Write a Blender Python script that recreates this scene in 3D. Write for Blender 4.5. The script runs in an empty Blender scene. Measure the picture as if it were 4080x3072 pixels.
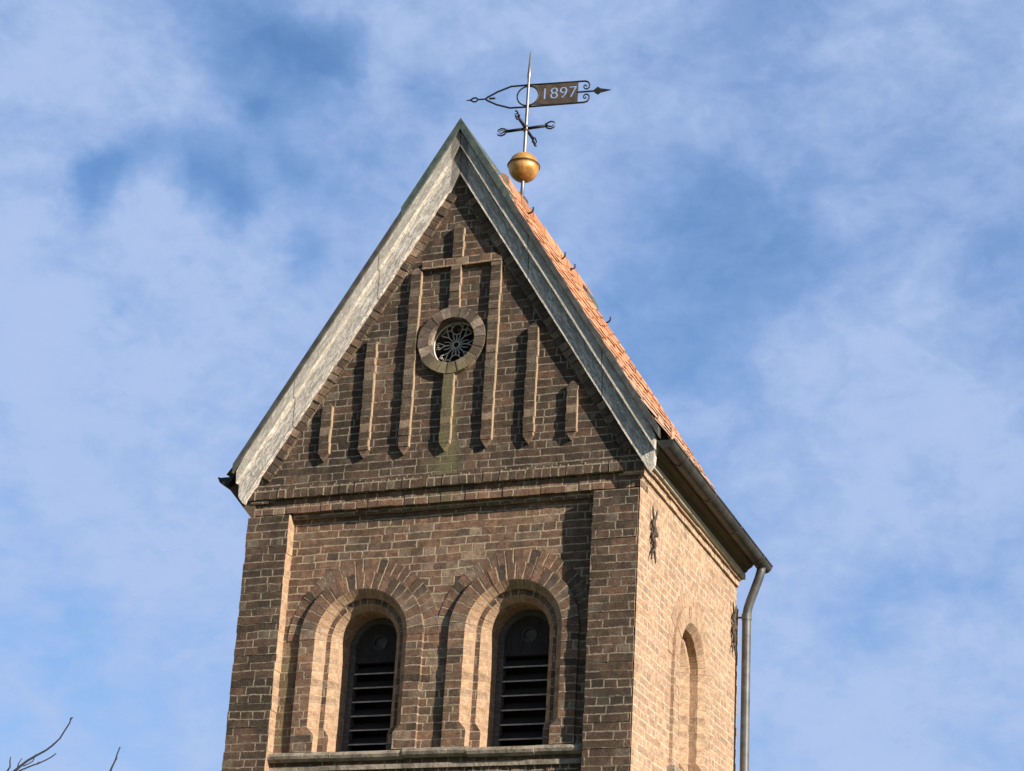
import bpy, bmesh, math, random
from mathutils import Vector, Matrix
R_ = math.radians
random.seed(7)
S = bpy.context.scene
COL = S.collection
ZB = 6.77                                   # height of the pilaster heads above the ground

# ------------------------------------------------------------------ camera
cam = bpy.data.cameras.new('camera'); co = bpy.data.objects.new('camera', cam); COL.objects.link(co)
S.camera = co
cr = Vector((0.9503, 0.3091, 0.0376)); cf = Vector((-0.3055, 0.9024, 0.3039)).normalized()
cr = (cr - cf * cr.dot(cf)).normalized(); cu = cr.cross(cf)
M = Matrix((cr, cu, -cf)).transposed().to_4x4(); M.translation = (7.855, -13.193, -5.171 + ZB)
co.matrix_world = M
cam.sensor_fit = 'HORIZONTAL'; cam.sensor_width = 36
cam.lens = 7208.6 / 4080 * 36
cam.shift_x = -399.7 / 4080; cam.shift_y = 749.3 / 4080
cam.clip_end = 5000

# ------------------------------------------------------------------ light
SUN_EL, SUN_AZ = R_(23), R_(109.5)          # azimuth clockwise from +Y
sd = Vector((math.sin(SUN_AZ) * math.cos(SUN_EL), math.cos(SUN_AZ) * math.cos(SUN_EL), math.sin(SUN_EL)))
sl = bpy.data.lights.new('sun', 'SUN'); so = bpy.data.objects.new('sun', sl); COL.objects.link(so)
sl.energy = 5.0; sl.angle = R_(0.53); sl.color = (1, .885, .73)
so.rotation_euler = sd.to_track_quat('Z', 'Y').to_euler()
so.location = sd * 60
S.view_settings.view_transform = 'Standard'; S.view_settings.look = 'None'
S.view_settings.exposure = 0.75; S.view_settings.gamma = 1


class NT:
    """small helper to write node trees"""
    def __init__(s, tree):
        s.t = tree; s.n = tree.nodes; s.l = tree.links; s.n.clear()
    def add(s, typ, ins=None, **kw):
        nd = s.n.new(typ)
        for k, v in kw.items(): setattr(nd, k, v)
        if ins:
            for k, v in ins.items(): s.put(nd.inputs[k], v)
        return nd
    def put(s, sock, v):
        if isinstance(v, bpy.types.NodeSocket): s.l.new(v, sock)
        elif isinstance(v, bpy.types.Node): s.l.new(v.outputs[0], sock)
        else: sock.default_value = v
    def m(s, op, a, b=None, c=None, clamp=False):
        nd = s.n.new('ShaderNodeMath'); nd.operation = op; nd.use_clamp = clamp
        for i, v in enumerate((a, b, c)):
            if v is not None: s.put(nd.inputs[i], v)
        return nd.outputs[0]
    def v(s, op, a, b=None):
        nd = s.n.new('ShaderNodeVectorMath'); nd.operation = op
        s.put(nd.inputs[0], a)
        if b is not None: s.put(nd.inputs[1], b)
        return nd.outputs['Value'] if op in ('DOT_PRODUCT', 'LENGTH') else nd.outputs[0]
    def noise(s, vec, scale, detail=4, rough=.55, dist=0, out='Fac'):
        nd = s.add('ShaderNodeTexNoise', {'Scale': scale, 'Detail': detail, 'Roughness': rough, 'Distortion': dist})
        s.put(nd.inputs['Vector'], vec); return nd.outputs[out]
    def rng(s, v, a, b, c=0., d=1., smooth=True):
        nd = s.n.new('ShaderNodeMapRange'); nd.clamp = True
        if smooth: nd.interpolation_type = 'SMOOTHSTEP'
        for i, x in enumerate((v, a, b, c, d)): s.put(nd.inputs[i], x)
        return nd.outputs[0]
    def mix(s, f, a, b, mode='MIX'):
        nd = s.n.new('ShaderNodeMix'); nd.data_type = 'RGBA'; nd.blend_type = mode
        s.put(nd.inputs[0], f)
        for i, x in ((6, a), (7, b)):
            if isinstance(x, tuple) and len(x) == 3: x = (*x, 1)
            s.put(nd.inputs[i], x)
        return nd.outputs[2]
    def ramp(s, f, stops, interp='LINEAR'):
        nd = s.n.new('ShaderNodeValToRGB'); s.put(nd.inputs[0], f); cr = nd.color_ramp; cr.interpolation = interp
        while len(cr.elements) > 1: cr.elements.remove(cr.elements[-1])
        for i, (p, c) in enumerate(stops):
            e = cr.elements[0] if i == 0 else cr.elements.new(p)
            e.position = p; e.color = (*c, 1)
        return nd.outputs[0]
    def xyz(s, x, y, z=0.):
        nd = s.n.new('ShaderNodeCombineXYZ')
        for i, q in enumerate((x, y, z)): s.put(nd.inputs[i], q)
        return nd.outputs[0]


# ------------------------------------------------------------------ sky
W = bpy.data.worlds.new('World'); S.world = W; W.use_nodes = True
k = NT(W.node_tree)
out = k.add('ShaderNodeOutputWorld'); bg = k.add('ShaderNodeBackground', {'Strength': .07})
k.l.new(bg.outputs[0], out.inputs[0])
sky = k.add('ShaderNodeTexSky'); sky.sky_type = 'NISHITA'; sky.sun_disc = False
sky.sun_elevation = SUN_EL; sky.sun_rotation = SUN_AZ; sky.altitude = 20; sky.air_density = 1.0; sky.dust_density = .6; sky.ozone_density = 1.6
tc = k.add('ShaderNodeTexCoord').outputs['Generated']
def warp(v, sc, am, det=3):
    return k.v('ADD', v, k.v('MULTIPLY', k.v('SUBTRACT', k.noise(v, sc, det, .55, 0, 'Color'), (.5, .5, .5)), (am, am, am)))
tw = warp(tc, 20, .06, 6)
mp = k.add('ShaderNodeMapping', {'Vector': tc, 'Rotation': (R_(20), R_(25), R_(15)), 'Scale': (1., 1., 1.55)}).outputs[0]
n1 = k.noise(warp(mp, 6, .10), 8.5, 6, .55)
n2 = k.noise(warp(mp, 16, .05), 26, 6, .6)
n3 = k.noise(warp(mp, 30, .02), 75, 6, .65)
cov = k.m('ADD', k.m('MULTIPLY', k.m('SUBTRACT', n1, .5), .7), k.m('MULTIPLY', k.m('SUBTRACT', n2, .5), .8))
cov = k.m('ADD', cov, k.m('MULTIPLY', k.m('SUBTRACT', n3, .5), .24))
cov = k.m('ADD', cov, .97)
# gaps of open blue (negative) and thicker cloud banks (positive): direction, angular radius, amount
BANKS = [((-0.4409, 0.7119, 0.5466), 0.019, -0.50), ((-0.4258, 0.7242, 0.5424), 0.016, -0.55), ((-0.4097, 0.7311, 0.5455), 0.014, -0.45), ((-0.4594, 0.7258,
         0.512), 0.012, -0.60), ((-0.4429, 0.7309, 0.5193), 0.015, -0.35), ((-0.4795, 0.7343, 0.4805), 0.014, -0.55), ((-0.533, 0.7012, 0.4736), 0.014, -0.60),
         ((-0.5416, 0.699, 0.467), 0.009, -0.40), ((-0.5159, 0.709, 0.4809), 0.014, -0.40), ((-0.445, 0.7478, 0.4927), 0.011, -0.35), ((-0.4696, 0.704,
         0.5327), 0.016, -0.30), ((-0.5226, 0.7411, 0.4214), 0.011, -0.25), ((-0.4372, 0.7769, 0.453), 0.014, -0.30), ((-0.5323, 0.7119, 0.4581), 0.008,
         -0.35), ((-0.4457, 0.7764, 0.4456), 0.011, -0.20), ((-0.401, 0.7609, 0.5102), 0.025, -0.25), ((-0.4976, 0.7176, 0.4872), 0.011, -0.30), ((-0.3703,
         0.7622, 0.531), 0.016, -0.30), ((-0.4624, 0.6917, 0.5547), 0.016, -0.30), ((-0.472, 0.7441, 0.4728), 0.011, -0.35), ((-0.5106, 0.7237, 0.4642), 0.019,
         0.45), ((-0.4955, 0.6994, 0.5151), 0.028, 0.25), ((-0.5292, 0.6656, 0.5262), 0.028, 0.30), ((-0.3931, 0.7557, 0.5238), 0.019, 0.25), ((-0.5656,
         0.6985, 0.4383), 0.028, 0.30), ((-0.5679, 0.7208, 0.3973), 0.028, 0.35), ((-0.5499, 0.6596, 0.5124), 0.025, 0.25), ((-0.2699, 0.8673, 0.4183), 0.028, -0.26), ((-0.2465, 0.8783, 0.4097), 0.023, -0.22), ((-0.2317, 0.8467, 0.479), 0.028, -0.30), ((-0.1895, 0.877, 0.4416), 0.023, -0.30), ((-0.2185,
         0.8567, 0.4672), 0.031, -0.25), ((-0.081, 0.8844, 0.4597), 0.023, -0.30), ((-0.164, 0.9409, 0.2962), 0.038, -0.25), ((-0.1028, 0.9506, 0.2929), 0.023,
         -0.20), ((-0.278, 0.8465, 0.454), 0.031, -0.20), ((-0.2976, 0.863, 0.4082), 0.023, -0.30), ((-0.1857, 0.7985, 0.5727), 0.041, -0.15), ((-0.1089,
         0.847, 0.5204), 0.033, -0.20), ((-0.5633, 0.786, 0.2548), 0.020, -0.20), ((-0.1598, 0.894, 0.4186), 0.028, 0.30), ((-0.1228, 0.9116, 0.3924), 0.026,
         0.35), ((-0.1863, 0.9245, 0.3324), 0.031, 0.30), ((-0.1784, 0.9616, 0.2084), 0.031, 0.50), ((-0.1212, 0.9547, 0.2716), 0.031, 0.25), ((-0.292, 0.7716,
         0.5651), 0.038, 0.15), ((-0.2156, 0.9421, 0.257), 0.036, 0.15), ((-0.1378, 0.9373, 0.32), 0.031, 0.10), ((-0.5317, 0.7756, 0.3402), 0.038, 0.20),
         ((-0.52, 0.8056, 0.284), 0.038, 0.15), ((-0.5661, 0.7493, 0.3436), 0.033, 0.25)]
for d, r, a in BANKS:
    dv = Vector(d).normalized(); r *= 1.2; a *= .85 if a < 0 else .5
    g = k.m('EXPONENT', k.m('MULTIPLY', k.m('SUBTRACT', k.v('DOT_PRODUCT', k.v('NORMALIZE', tw), tuple(dv)), 1.), 2. / (r * r)))
    cov = k.m('ADD', cov, k.m('MULTIPLY', g, a))
field = k.rng(k.v('DOT_PRODUCT', tc, tuple(Vector((-.35, .848, .398)).normalized())), .35, .85)   # the cloud field; the unseen rest is cleared to lower the ambient light
f = k.m('MULTIPLY', k.rng(cov, -.05, 1.1, smooth=False), field)
blue = k.mix(1., sky.outputs[0], k.mix(field, (.60, .66, .76), (.76, 1.10, 1.45)), 'MULTIPLY')  # sky outside the cloud field is dimmed to deepen the shade
cloud = k.ramp(k.rng(cov, .1, 1.3), [(0, (2.0, 3.45, 6.4)), (.55, (2.75, 4.08, 6.85)), (1, (3.8, 4.85, 7.3))])
k.put(bg.inputs['Color'], k.mix(k.m('MULTIPLY', f, .93), blue, cloud))


# ------------------------------------------------------------------ materials
def new_mat(name):
    m = bpy.data.materials.new(name); m.use_nodes = True
    k = NT(m.node_tree)
    o = k.add('ShaderNodeOutputMaterial'); b = k.add('ShaderNodeBsdfPrincipled')
    k.l.new(b.outputs[0], o.inputs[0])
    b.inputs['Roughness'].default_value = .85
    return m, k, b

CH = .0698      # brick course

def brick_mat(name, pal, mortar=(.34, .29, .22), mdirt=(.10, .075, .055), mclean=.55, wa=.113, wb=.226, ch=CH, dirt=None, dirtamt=.6,
              stain=None, bump=.013, m_w=.010, off=.3, wav=.03, smear=.32):
    m, k, b = new_mat(name)
    uv = k.add('ShaderNodeUVMap').outputs[0]
    pos = k.add('ShaderNodeNewGeometry').outputs['Position']
    wob = k.noise(uv, 17, 3, .6, 0, 'Color')
    uv2 = k.v('ADD', uv, k.v('MULTIPLY', k.v('SUBTRACT', wob, (.5, .5, .5)), (.016, .014, 0)))
    lw = k.noise(uv, 2.3, 3, .6, 0, 'Color')
    uv2 = k.v('ADD', uv2, k.v('MULTIPLY', k.v('SUBTRACT', lw, (.5, .5, .5)), (.05, wav, 0)))
    sp = k.add('ShaderNodeSeparateXYZ', {'Vector': uv2}); u, v = sp.outputs[0], sp.outputs[1]
    rv = k.m('DIVIDE', v, ch); row = k.m('FLOOR', rv); fv = k.m('SUBTRACT', rv, row)
    par = k.m('ABSOLUTE', k.m('MODULO', row, 2.))
    w = k.m('ADD', wa, k.m('MULTIPLY', par, wb - wa))
    jr = k.add('ShaderNodeTexWhiteNoise', {'W': row}, noise_dimensions='1D').outputs[0]
    uo = k.m('ADD', u, k.m('MULTIPLY', jr, off))
    cv = k.m('DIVIDE', k.m('ADD', uo, k.m('MULTIPLY', par, wb * .25)), w); cl = k.m('FLOOR', cv); fu = k.m('SUBTRACT', cv, cl)
    j2 = k.add('ShaderNodeTexWhiteNoise', {'Vector': k.xyz(k.m('FLOOR', k.m('ADD', cv, .5)), k.m('ADD', row, .37))}, noise_dimensions='2D').outputs[0]
    j3 = k.add('ShaderNodeTexWhiteNoise', {'Vector': k.xyz(k.m('ADD', cl, .21), k.m('FLOOR', k.m('ADD', rv, .5)))}, noise_dimensions='2D').outputs[0]
    dv_x = k.m('MULTIPLY', k.m('LESS_THAN', j3, smear * .55), .008)
    du_x = k.m('MULTIPLY', k.m('LESS_THAN', j2, smear), .009)
    du = k.m('MULTIPLY', k.m('MINIMUM', fu, k.m('SUBTRACT', 1., fu)), w)
    dv = k.m('MULTIPLY', k.m('MINIMUM', fv, k.m('SUBTRACT', 1., fv)), ch)
    edge = k.noise(uv, 48, 5, .72)
    d = k.m('ADD', k.m('MINIMUM', k.m('ADD', du, du_x), k.m('ADD', dv, dv_x)), k.m('MULTIPLY', k.m('SUBTRACT', edge, .5), .017))
    mask = k.rng(d, m_w * .30, m_w * .30 + .005)
    wn = k.add('ShaderNodeTexWhiteNoise', {'Vector': k.xyz(cl, row)}, noise_dimensions='2D')
    rnd = wn.outputs[0]
    n = len(pal)
    col = k.ramp(rnd, [(i / (n - 1), c) for i, c in enumerate(pal)])
    rough = k.noise(uv, 60, 5, .7)
    blot = k.noise(uv, 16, 4, .65)
    col = k.mix(1., col, k.ramp(rough, [(.25, (.45, .45, .45)), (.7, (1.42, 1.38, 1.32))]), 'MULTIPLY')
    col = k.mix(1., col, k.ramp(blot, [(.3, (.58, .56, .56)), (.7, (1.32, 1.29, 1.25))]), 'MULTIPLY')
    # lime bloom left on some faces
    bloom = k.rng(k.noise(uv, 24, 4, .7, .6), .60, .74)
    col = k.mix(k.m('MULTIPLY', bloom, .25), col, mortar)
    mc = k.mix(k.rng(k.noise(uv, 9, 6, .78, .4), .26 + mclean * .2, .50 + mclean * .2), mortar, mdirt)
    mc = k.mix(1., mc, k.ramp(rough, [(.3, (.8, .8, .8)), (.7, (1.15, 1.15, 1.15))]), 'MULTIPLY')
    fin = col
    if dirt:
        dn = k.noise(pos, 1.7, 6, .68, .3)
        strk = k.add('ShaderNodeMapping', {'Vector': pos, 'Scale': (9, 9, .8)}).outputs[0]
        dn2 = k.noise(strk, 1, 4, .6)
        df = k.rng(k.m('ADD', dn, k.m('MULTIPLY', k.m('SUBTRACT', dn2, .5), .35)), .38, .68)
        fin = k.mix(k.m('MULTIPLY', df, dirtamt), fin, k.mix(.55, k.mix(1., fin, dirt, 'MULTIPLY'), dirt))
    fin = k.mix(mask, mc, fin)
    if stain:
        ps = k.add('ShaderNodeSeparateXYZ', {'Vector': pos})
        for (cx, hw, z0, z1, c, amt) in stain:
            wz = k.noise(pos, 6, 4, .6)
            dx = k.m('ABSOLUTE', k.m('SUBTRACT', ps.outputs[0], k.m('ADD', cx, k.m('MULTIPLY', k.m('SUBTRACT', wz, .5), .16))))
            fx = k.rng(dx, hw * .55, hw * 1.25, 1, 0)
            fz = k.m('MULTIPLY', k.rng(ps.outputs[2], z0 - .05, z0 + .12), k.rng(ps.outputs[2], z1 - .1, z1 + .1, 1, 0))
            ff = k.m('MULTIPLY', k.m('MULTIPLY', fx, fz), k.rng(k.noise(pos, 14, 5, .7), .28, .6))
            fin = k.mix(k.m('MULTIPLY', ff, amt), fin, c)
    k.put(b.inputs['Base Color'], fin)
    h = k.m('ADD', k.m('MULTIPLY', mask, .18), k.m('MULTIPLY', rnd, .30))
    h = k.m('ADD', h, k.m('MULTIPLY', rough, .45)); h = k.m('ADD', h, k.m('MULTIPLY', blot, .25))
    bp = k.add('ShaderNodeBump', {'Strength': .9, 'Distance': bump, 'Height': h})
    k.put(b.inputs['Normal'], bp.outputs[0])
    b.inputs['Roughness'].default_value = .93
    b.inputs['Specular IOR Level'].default_value = .25
    return m

DARK = [(.20, .165, .125), (.085, .058, .042), (.12, .078, .055), (.155, .098, .068), (.10, .072, .055), (.19, .105, .068), (.125, .085, .062), (.075, .055, .043)]
MIDP = [(.095, .072, .06), (.33, .235, .165), (.17, .098, .066), (.22, .125, .082), (.25, .14, .09), (.15, .095, .068), (.28, .15, .092), (.20, .125, .088), (.13, .085, .064)]
CLEAN_LIT = [(.50, .325, .21), (.56, .37, .24), (.62, .42, .28), (.47, .32, .22), (.62, .40, .25), (.54, .38, .265), (.40, .275, .19)]  # cleaner side and reveal brick, with some sunlit brightness added to its colour
def tone(P, f, g=.12):
    return [tuple(f * (c * (1 - g) + g * sum(p) / 3) for c in p) for p in P]
DARK = tone(DARK, 1.08, .20); MIDP = tone(MIDP, 1.14, .20); CLEAN_LIT = tone(CLEAN_LIT, .76, .17)
ALG = (.17, .155, .085)
M_GABLE = brick_mat('brick_gable', DARK, mclean=.9, mortar=(.33, .285, .22), mdirt=(.085, .065, .05), dirt=(.055, .047, .04), dirtamt=.75, stain=[(1.86, .09, ZB + .15, ZB + 1.0, ALG, .8), (1.84, .2, ZB + .08, ZB + .42, ALG, .45)])
M_RIB = brick_mat('brick_rib', off=0., wav=.0, smear=.15, pal=DARK[:4] + MIDP[:2], wa=.30, wb=.30, mclean=.7, mortar=(.30, .25, .18), mdirt=(.085, .065, .05), dirt=(.08, .066, .052), dirtamt=.5, stain=[(1.845, .1, ZB + .35, ZB + 1.32, ALG, .9)])
M_RIB_SUNLIT = brick_mat('brick_rib_sunlit_side', [(.20, .155, .115), (.27, .215, .16), (.23, .175, .13)], wa=.3, wb=.3, off=0., wav=0., mclean=1., mortar=(.42, .36, .28))  # paler brick for the sun-facing rib sides: their lit edge is in the colour
M_OCRING = brick_mat('brick_oculus', off=0., wav=.0, smear=.15, pal=tone(DARK[1:4] + MIDP[:2], 1.35, .35), wa=.087, wb=.087, ch=.14, mclean=.5, dirt=(.08, .066, .05), dirtamt=.4, stain=[(1.85, .22, ZB + 1.05, ZB + 1.34, (.22, .19, .105), .9)])
M_PIL = brick_mat('brick_pilaster', DARK, mclean=.95, mortar=(.36, .305, .23), dirt=(.06, .05, .042), dirtamt=.75)
M_PANEL = brick_mat('brick_panel', MIDP, mclean=1.1, mortar=(.46, .38, .27), dirt=(.075, .06, .048), dirtamt=.6, stain=[(.47, .07, ZB - 2.1, ZB - 1.1, ALG, .6), (1.8, 1.5, ZB - 3.2, ZB - 2.42, (.26, .23, .10), .75)])
M_RING = brick_mat('brick_arch', off=0., wav=.0, smear=.15, pal=MIDP + DARK[1:2], wa=.0744, wb=.0744, ch=.2, mclean=1.3, mortar=(.50, .42, .31), dirt=(.085, .07, .055), dirtamt=.55)
M_JAMB = brick_mat('brick_jamb', MIDP + DARK[1:2], mclean=1.0, mortar=(.44, .36, .26), dirt=(.085, .07, .055), dirtamt=.55)
M_SIDE = brick_mat('brick_side', CLEAN_LIT, mclean=.85, mortar=(.56, .46, .35), mdirt=(.30, .21, .14), dirt=(.30, .215, .16), dirtamt=.4, bump=.006)
M_REVEAL = brick_mat('brick_reveal', off=0., wav=.0, smear=.15, pal=CLEAN_LIT, wa=.24, wb=.24, mclean=.8, mortar=(.44, .34, .23), mdirt=(.32, .2, .12), dirt=(.36, .22, .13), dirtamt=.3, bump=.006)
M_SRING = brick_mat('brick_side_arch', off=0., wav=.0, smear=.15, pal=CLEAN_LIT, wa=.0744, wb=.0744, ch=.2, mclean=.8, mortar=(.52, .42, .31), mdirt=(.25, .17, .11), dirt=(.36, .24, .16), dirtamt=.3, bump=.007)
M_SOLD = brick_mat('brick_soldier', off=0., wav=.0, smear=.15, pal=DARK, wa=.0745, wb=.0745, ch=.115, mclean=1.1, mortar=(.42, .35, .26), dirt=(.075, .062, .05), dirtamt=.5)
M_LEDGE = brick_mat('brick_header_row', off=0., wav=.0, smear=.15, pal=MIDP, wa=.113, wb=.113, ch=.078, mclean=1.1, mortar=(.46, .38, .28), dirt=(.10, .08, .06), dirtamt=.3, stain=[(1.85, .14, ZB - .05, ZB + .12, ALG, .6)])
M_RAKE = brick_mat('brick_rake', off=0., wav=.0, smear=.15, pal=DARK[2:5] + MIDP[:3], wa=.0745, wb=.0745, ch=.30, mclean=.3, dirt=(.09, .07, .05), dirtamt=.4)


def plain_mat(name, c1, c2, scale=8, rough=.7, metal=0., bump=.0, bscale=30, detail=5, lo=.35, hi=.65, stretch=None, spec=.5):
    m, k, b = new_mat(name)
    pos = k.add('ShaderNodeNewGeometry').outputs['Position']
    v = pos if not stretch else k.add('ShaderNodeMapping', {'Vector': pos, 'Scale': stretch}).outputs[0]
    nz = k.noise(v, scale, detail, .65)
    k.put(b.inputs['Base Color'], k.mix(k.rng(nz, lo, hi), c1, c2))
    b.inputs['Roughness'].default_value = rough; b.inputs['Metallic'].default_value = metal
    b.inputs['Specular IOR Level'].default_value = spec
    if bump:
        bn = k.noise(v, bscale, 4, .6)
        k.put(b.inputs['Normal'], k.add('ShaderNodeBump', {'Strength': .8, 'Distance': bump, 'Height': bn}).outputs[0])
    return m

def paint_mat(name, clean, peel, algae, amt):
    """old oil paint flaking off grey boards; UV: u along the board, v across"""
    m, k, b = new_mat(name)
    uv = k.add('ShaderNodeUVMap').outputs[0]
    st = k.add('ShaderNodeMapping', {'Vector': uv, 'Scale': (1., 4.5, 1)}).outputs[0]
    gr = k.noise(k.add('ShaderNodeMapping', {'Vector': uv, 'Scale': (2., 70., 1)}).outputs[0], 1.6, 4, .6)
    n1 = k.noise(st, 9, 8, .72, .8); n2 = k.noise(uv, 3.1, 5, .6); n3 = k.noise(st, 34, 5, .7)
    pf = k.rng(k.m('ADD', n1, k.m('MULTIPLY', k.m('SUBTRACT', n3, .5), .8)), .47, .56)
    c = k.mix(k.m('MULTIPLY', pf, amt), clean, peel)
    c = k.mix(k.m('MULTIPLY', k.rng(n2, .45, .7), .5), c, algae)
    c = k.mix(1., c, k.ramp(gr, [(.3, (.72, .71, .70)), (.65, (1.12, 1.12, 1.12))]), 'MULTIPLY')
    us = k.add('ShaderNodeSeparateXYZ', {'Vector': uv}).outputs[0]
    au = k.m('SUBTRACT', us, k.m('MULTIPLY', k.m('SIGN', us), 7.))          # metres down from the apex
    bare = k.rng(k.m('ADD', au, k.m('MULTIPLY', n1, .12)), .20, .235, 1, 0)
    c = k.mix(k.m('MULTIPLY', bare, .8), c, (.17, .155, .15))
    for jt in (1.35, 2.72):                                                  # butt joints
        jd = k.m('ABSOLUTE', k.m('SUBTRACT', au, jt)); c = k.mix(k.rng(jd, .004, .012, .8, 0), c, (.08, .07, .06))
    # nail heads / knots
    vo = k.add('ShaderNodeTexVoronoi', {'Vector': uv, 'Scale': 5.5}).outputs[0]
    c = k.mix(k.m('MULTIPLY', k.rng(vo, .035, .06, 1, 0), .75), c, (.12, .10, .08))
    k.put(b.inputs['Base Color'], c)
    h = k.m('ADD', k.m('MULTIPLY', pf, -.6), k.m('ADD', k.m('MULTIPLY', n3, .5), n2))
    k.put(b.inputs['Normal'], k.add('ShaderNodeBump', {'Strength': .9, 'Distance': .006, 'Height': h}).outputs[0])
    b.inputs['Roughness'].default_value = .75
    return m

M_WHITE = paint_mat('flaking_white_paint', (.78, .735, .675), (.29, .268, .268), (.54, .50, .46), .85)
M_WHITE2 = paint_mat('weathered_white_paint', (.70, .655, .59), (.38, .35, .325), (.48, .445, .385), .7)
M_SOFFIT = plain_mat('brown_soffit_boards', (.10, .07, .05), (.15, .105, .075), 5, .8, bump=.004, stretch=(12, .6, 12))
M_CREAM = plain_mat('cream_trim_paint', (.46, .41, .32), (.36, .31, .24), 9, .7, bump=.003)
M_ZINC = plain_mat('weathered_zinc', (.058, .062, .066), (.115, .12, .125), 6, .5, .2, bump=.003, bscale=14)
M_GUTTER = plain_mat('dark_zinc', (.026, .025, .023), (.055, .052, .047), 7, .6, .1, bump=.003, bscale=14)
M_LEAD = plain_mat('lead_flashing', (.065, .065, .065), (.12, .12, .115), 9, .65, .3, bump=.006, bscale=11)
M_COPPER = plain_mat('verdigris_copper', (.055, .080, .078), (.11, .135, .12), 13, .7, .2, bump=.004, bscale=16)
M_STONE = plain_mat('sill_stone', (.36, .31, .25), (.17, .145, .115), 9, .9, bump=.012, bscale=22)
M_IRON = plain_mat('black_iron', (.022, .022, .026), (.05, .045, .045), 20, .55, .6, bump=.002)
M_RUST = plain_mat('rusty_iron', (.05, .04, .034), (.10, .07, .052), 18, .85, .2, bump=.004)
M_VANE = plain_mat('brown_weathered_plate', (.075, .060, .047), (.13, .10, .075), 14, .6, .4, bump=.002)
M_POLE = plain_mat('bright_steel', (.22, .215, .23), (.33, .32, .325), 9, .45, .7)
M_GOLD = plain_mat('worn_gilding', (.44, .22, .065), (.78, .43, .145), 9, .42, .4, bump=.006, bscale=14)
M_TIMBER = plain_mat('grey_timber', (.055, .054, .058), (.11, .105, .11), 10, .8, bump=.003, stretch=(1, 1, 6))
M_HEAD = plain_mat('dark_boards', (.016, .016, .019), (.034, .033, .037), 10, .85, bump=.003, stretch=(9, 1, 1.2))
M_LIT_EDGE = plain_mat('lit_slat_edge', (.30, .29, .29), (.46, .44, .42), 14, .8)  # pale slat fronts: the bright line of light is painted in
M_BLACK = plain_mat('shade_black', (.012, .012, .013), (.02, .02, .02), 3, .95)  # near-black colour stands in for shade on the slats and inside
M_TRAC = plain_mat('cast_iron_grey', (.48, .44, .43), (.62, .57, .56), 20, .6, .1)
M_BARK = plain_mat('bark', (.014, .017, .028), (.028, .030, .042), 20, .9, bump=.006, bscale=40)
M_GRASS = plain_mat('grass', (.035, .055, .018), (.07, .085, .03), .6, .95, bump=.05, bscale=9)


def tile_mat():
    m, k, b = new_mat('orange_clay_pantiles')
    uv = k.add('ShaderNodeUVMap').outputs[0]; pos = k.add('ShaderNodeNewGeometry').outputs['Position']
    sp = k.add('ShaderNodeSeparateXYZ', {'Vector': uv})
    cell = k.xyz(k.m('FLOOR', sp.outputs[0]), k.m('FLOOR', sp.outputs[1]))
    wn = k.add('ShaderNodeTexWhiteNoise', {'Vector': cell}, noise_dimensions='2D').outputs[0]
    c = k.ramp(wn, [(0, (.40, .175, .085)), (.4, (.50, .22, .11)), (.75, (.56, .285, .16)), (1, (.33, .15, .08))])
    c = k.mix(1., c, k.ramp(k.noise(pos, 22, 5, .7), [(.3, (.7, .7, .7)), (.7, (1.2, 1.2, 1.2))]), 'MULTIPLY')
    ps = k.add('ShaderNodeSeparateXYZ', {'Vector': pos})
    low = k.rng(ps.outputs[2], ZB + .5, ZB + 2.0, .30, 0.)       # lichen is thickest on the lower, damper tiles
    lf = k.rng(k.m('ADD', k.noise(pos, 4.5, 6, .7, .4), low), .60, .76)
    c = k.mix(k.m('MULTIPLY', lf, .55), c, (.34, .31, .26))
    mf = k.rng(k.noise(pos, 17, 5, .7), .57, .66)
    c = k.mix(k.m('MULTIPLY', mf, .7), c, (.16, .12, .07))
    k.put(b.inputs['Base Color'], c); b.inputs['Roughness'].default_value = .8
    k.put(b.inputs['Normal'], k.add('ShaderNodeBump', {'Strength': .7, 'Distance': .006, 'Height': k.noise(pos, 45, 4, .6)}).outputs[0])
    return m
M_TILE = tile_mat()


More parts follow.
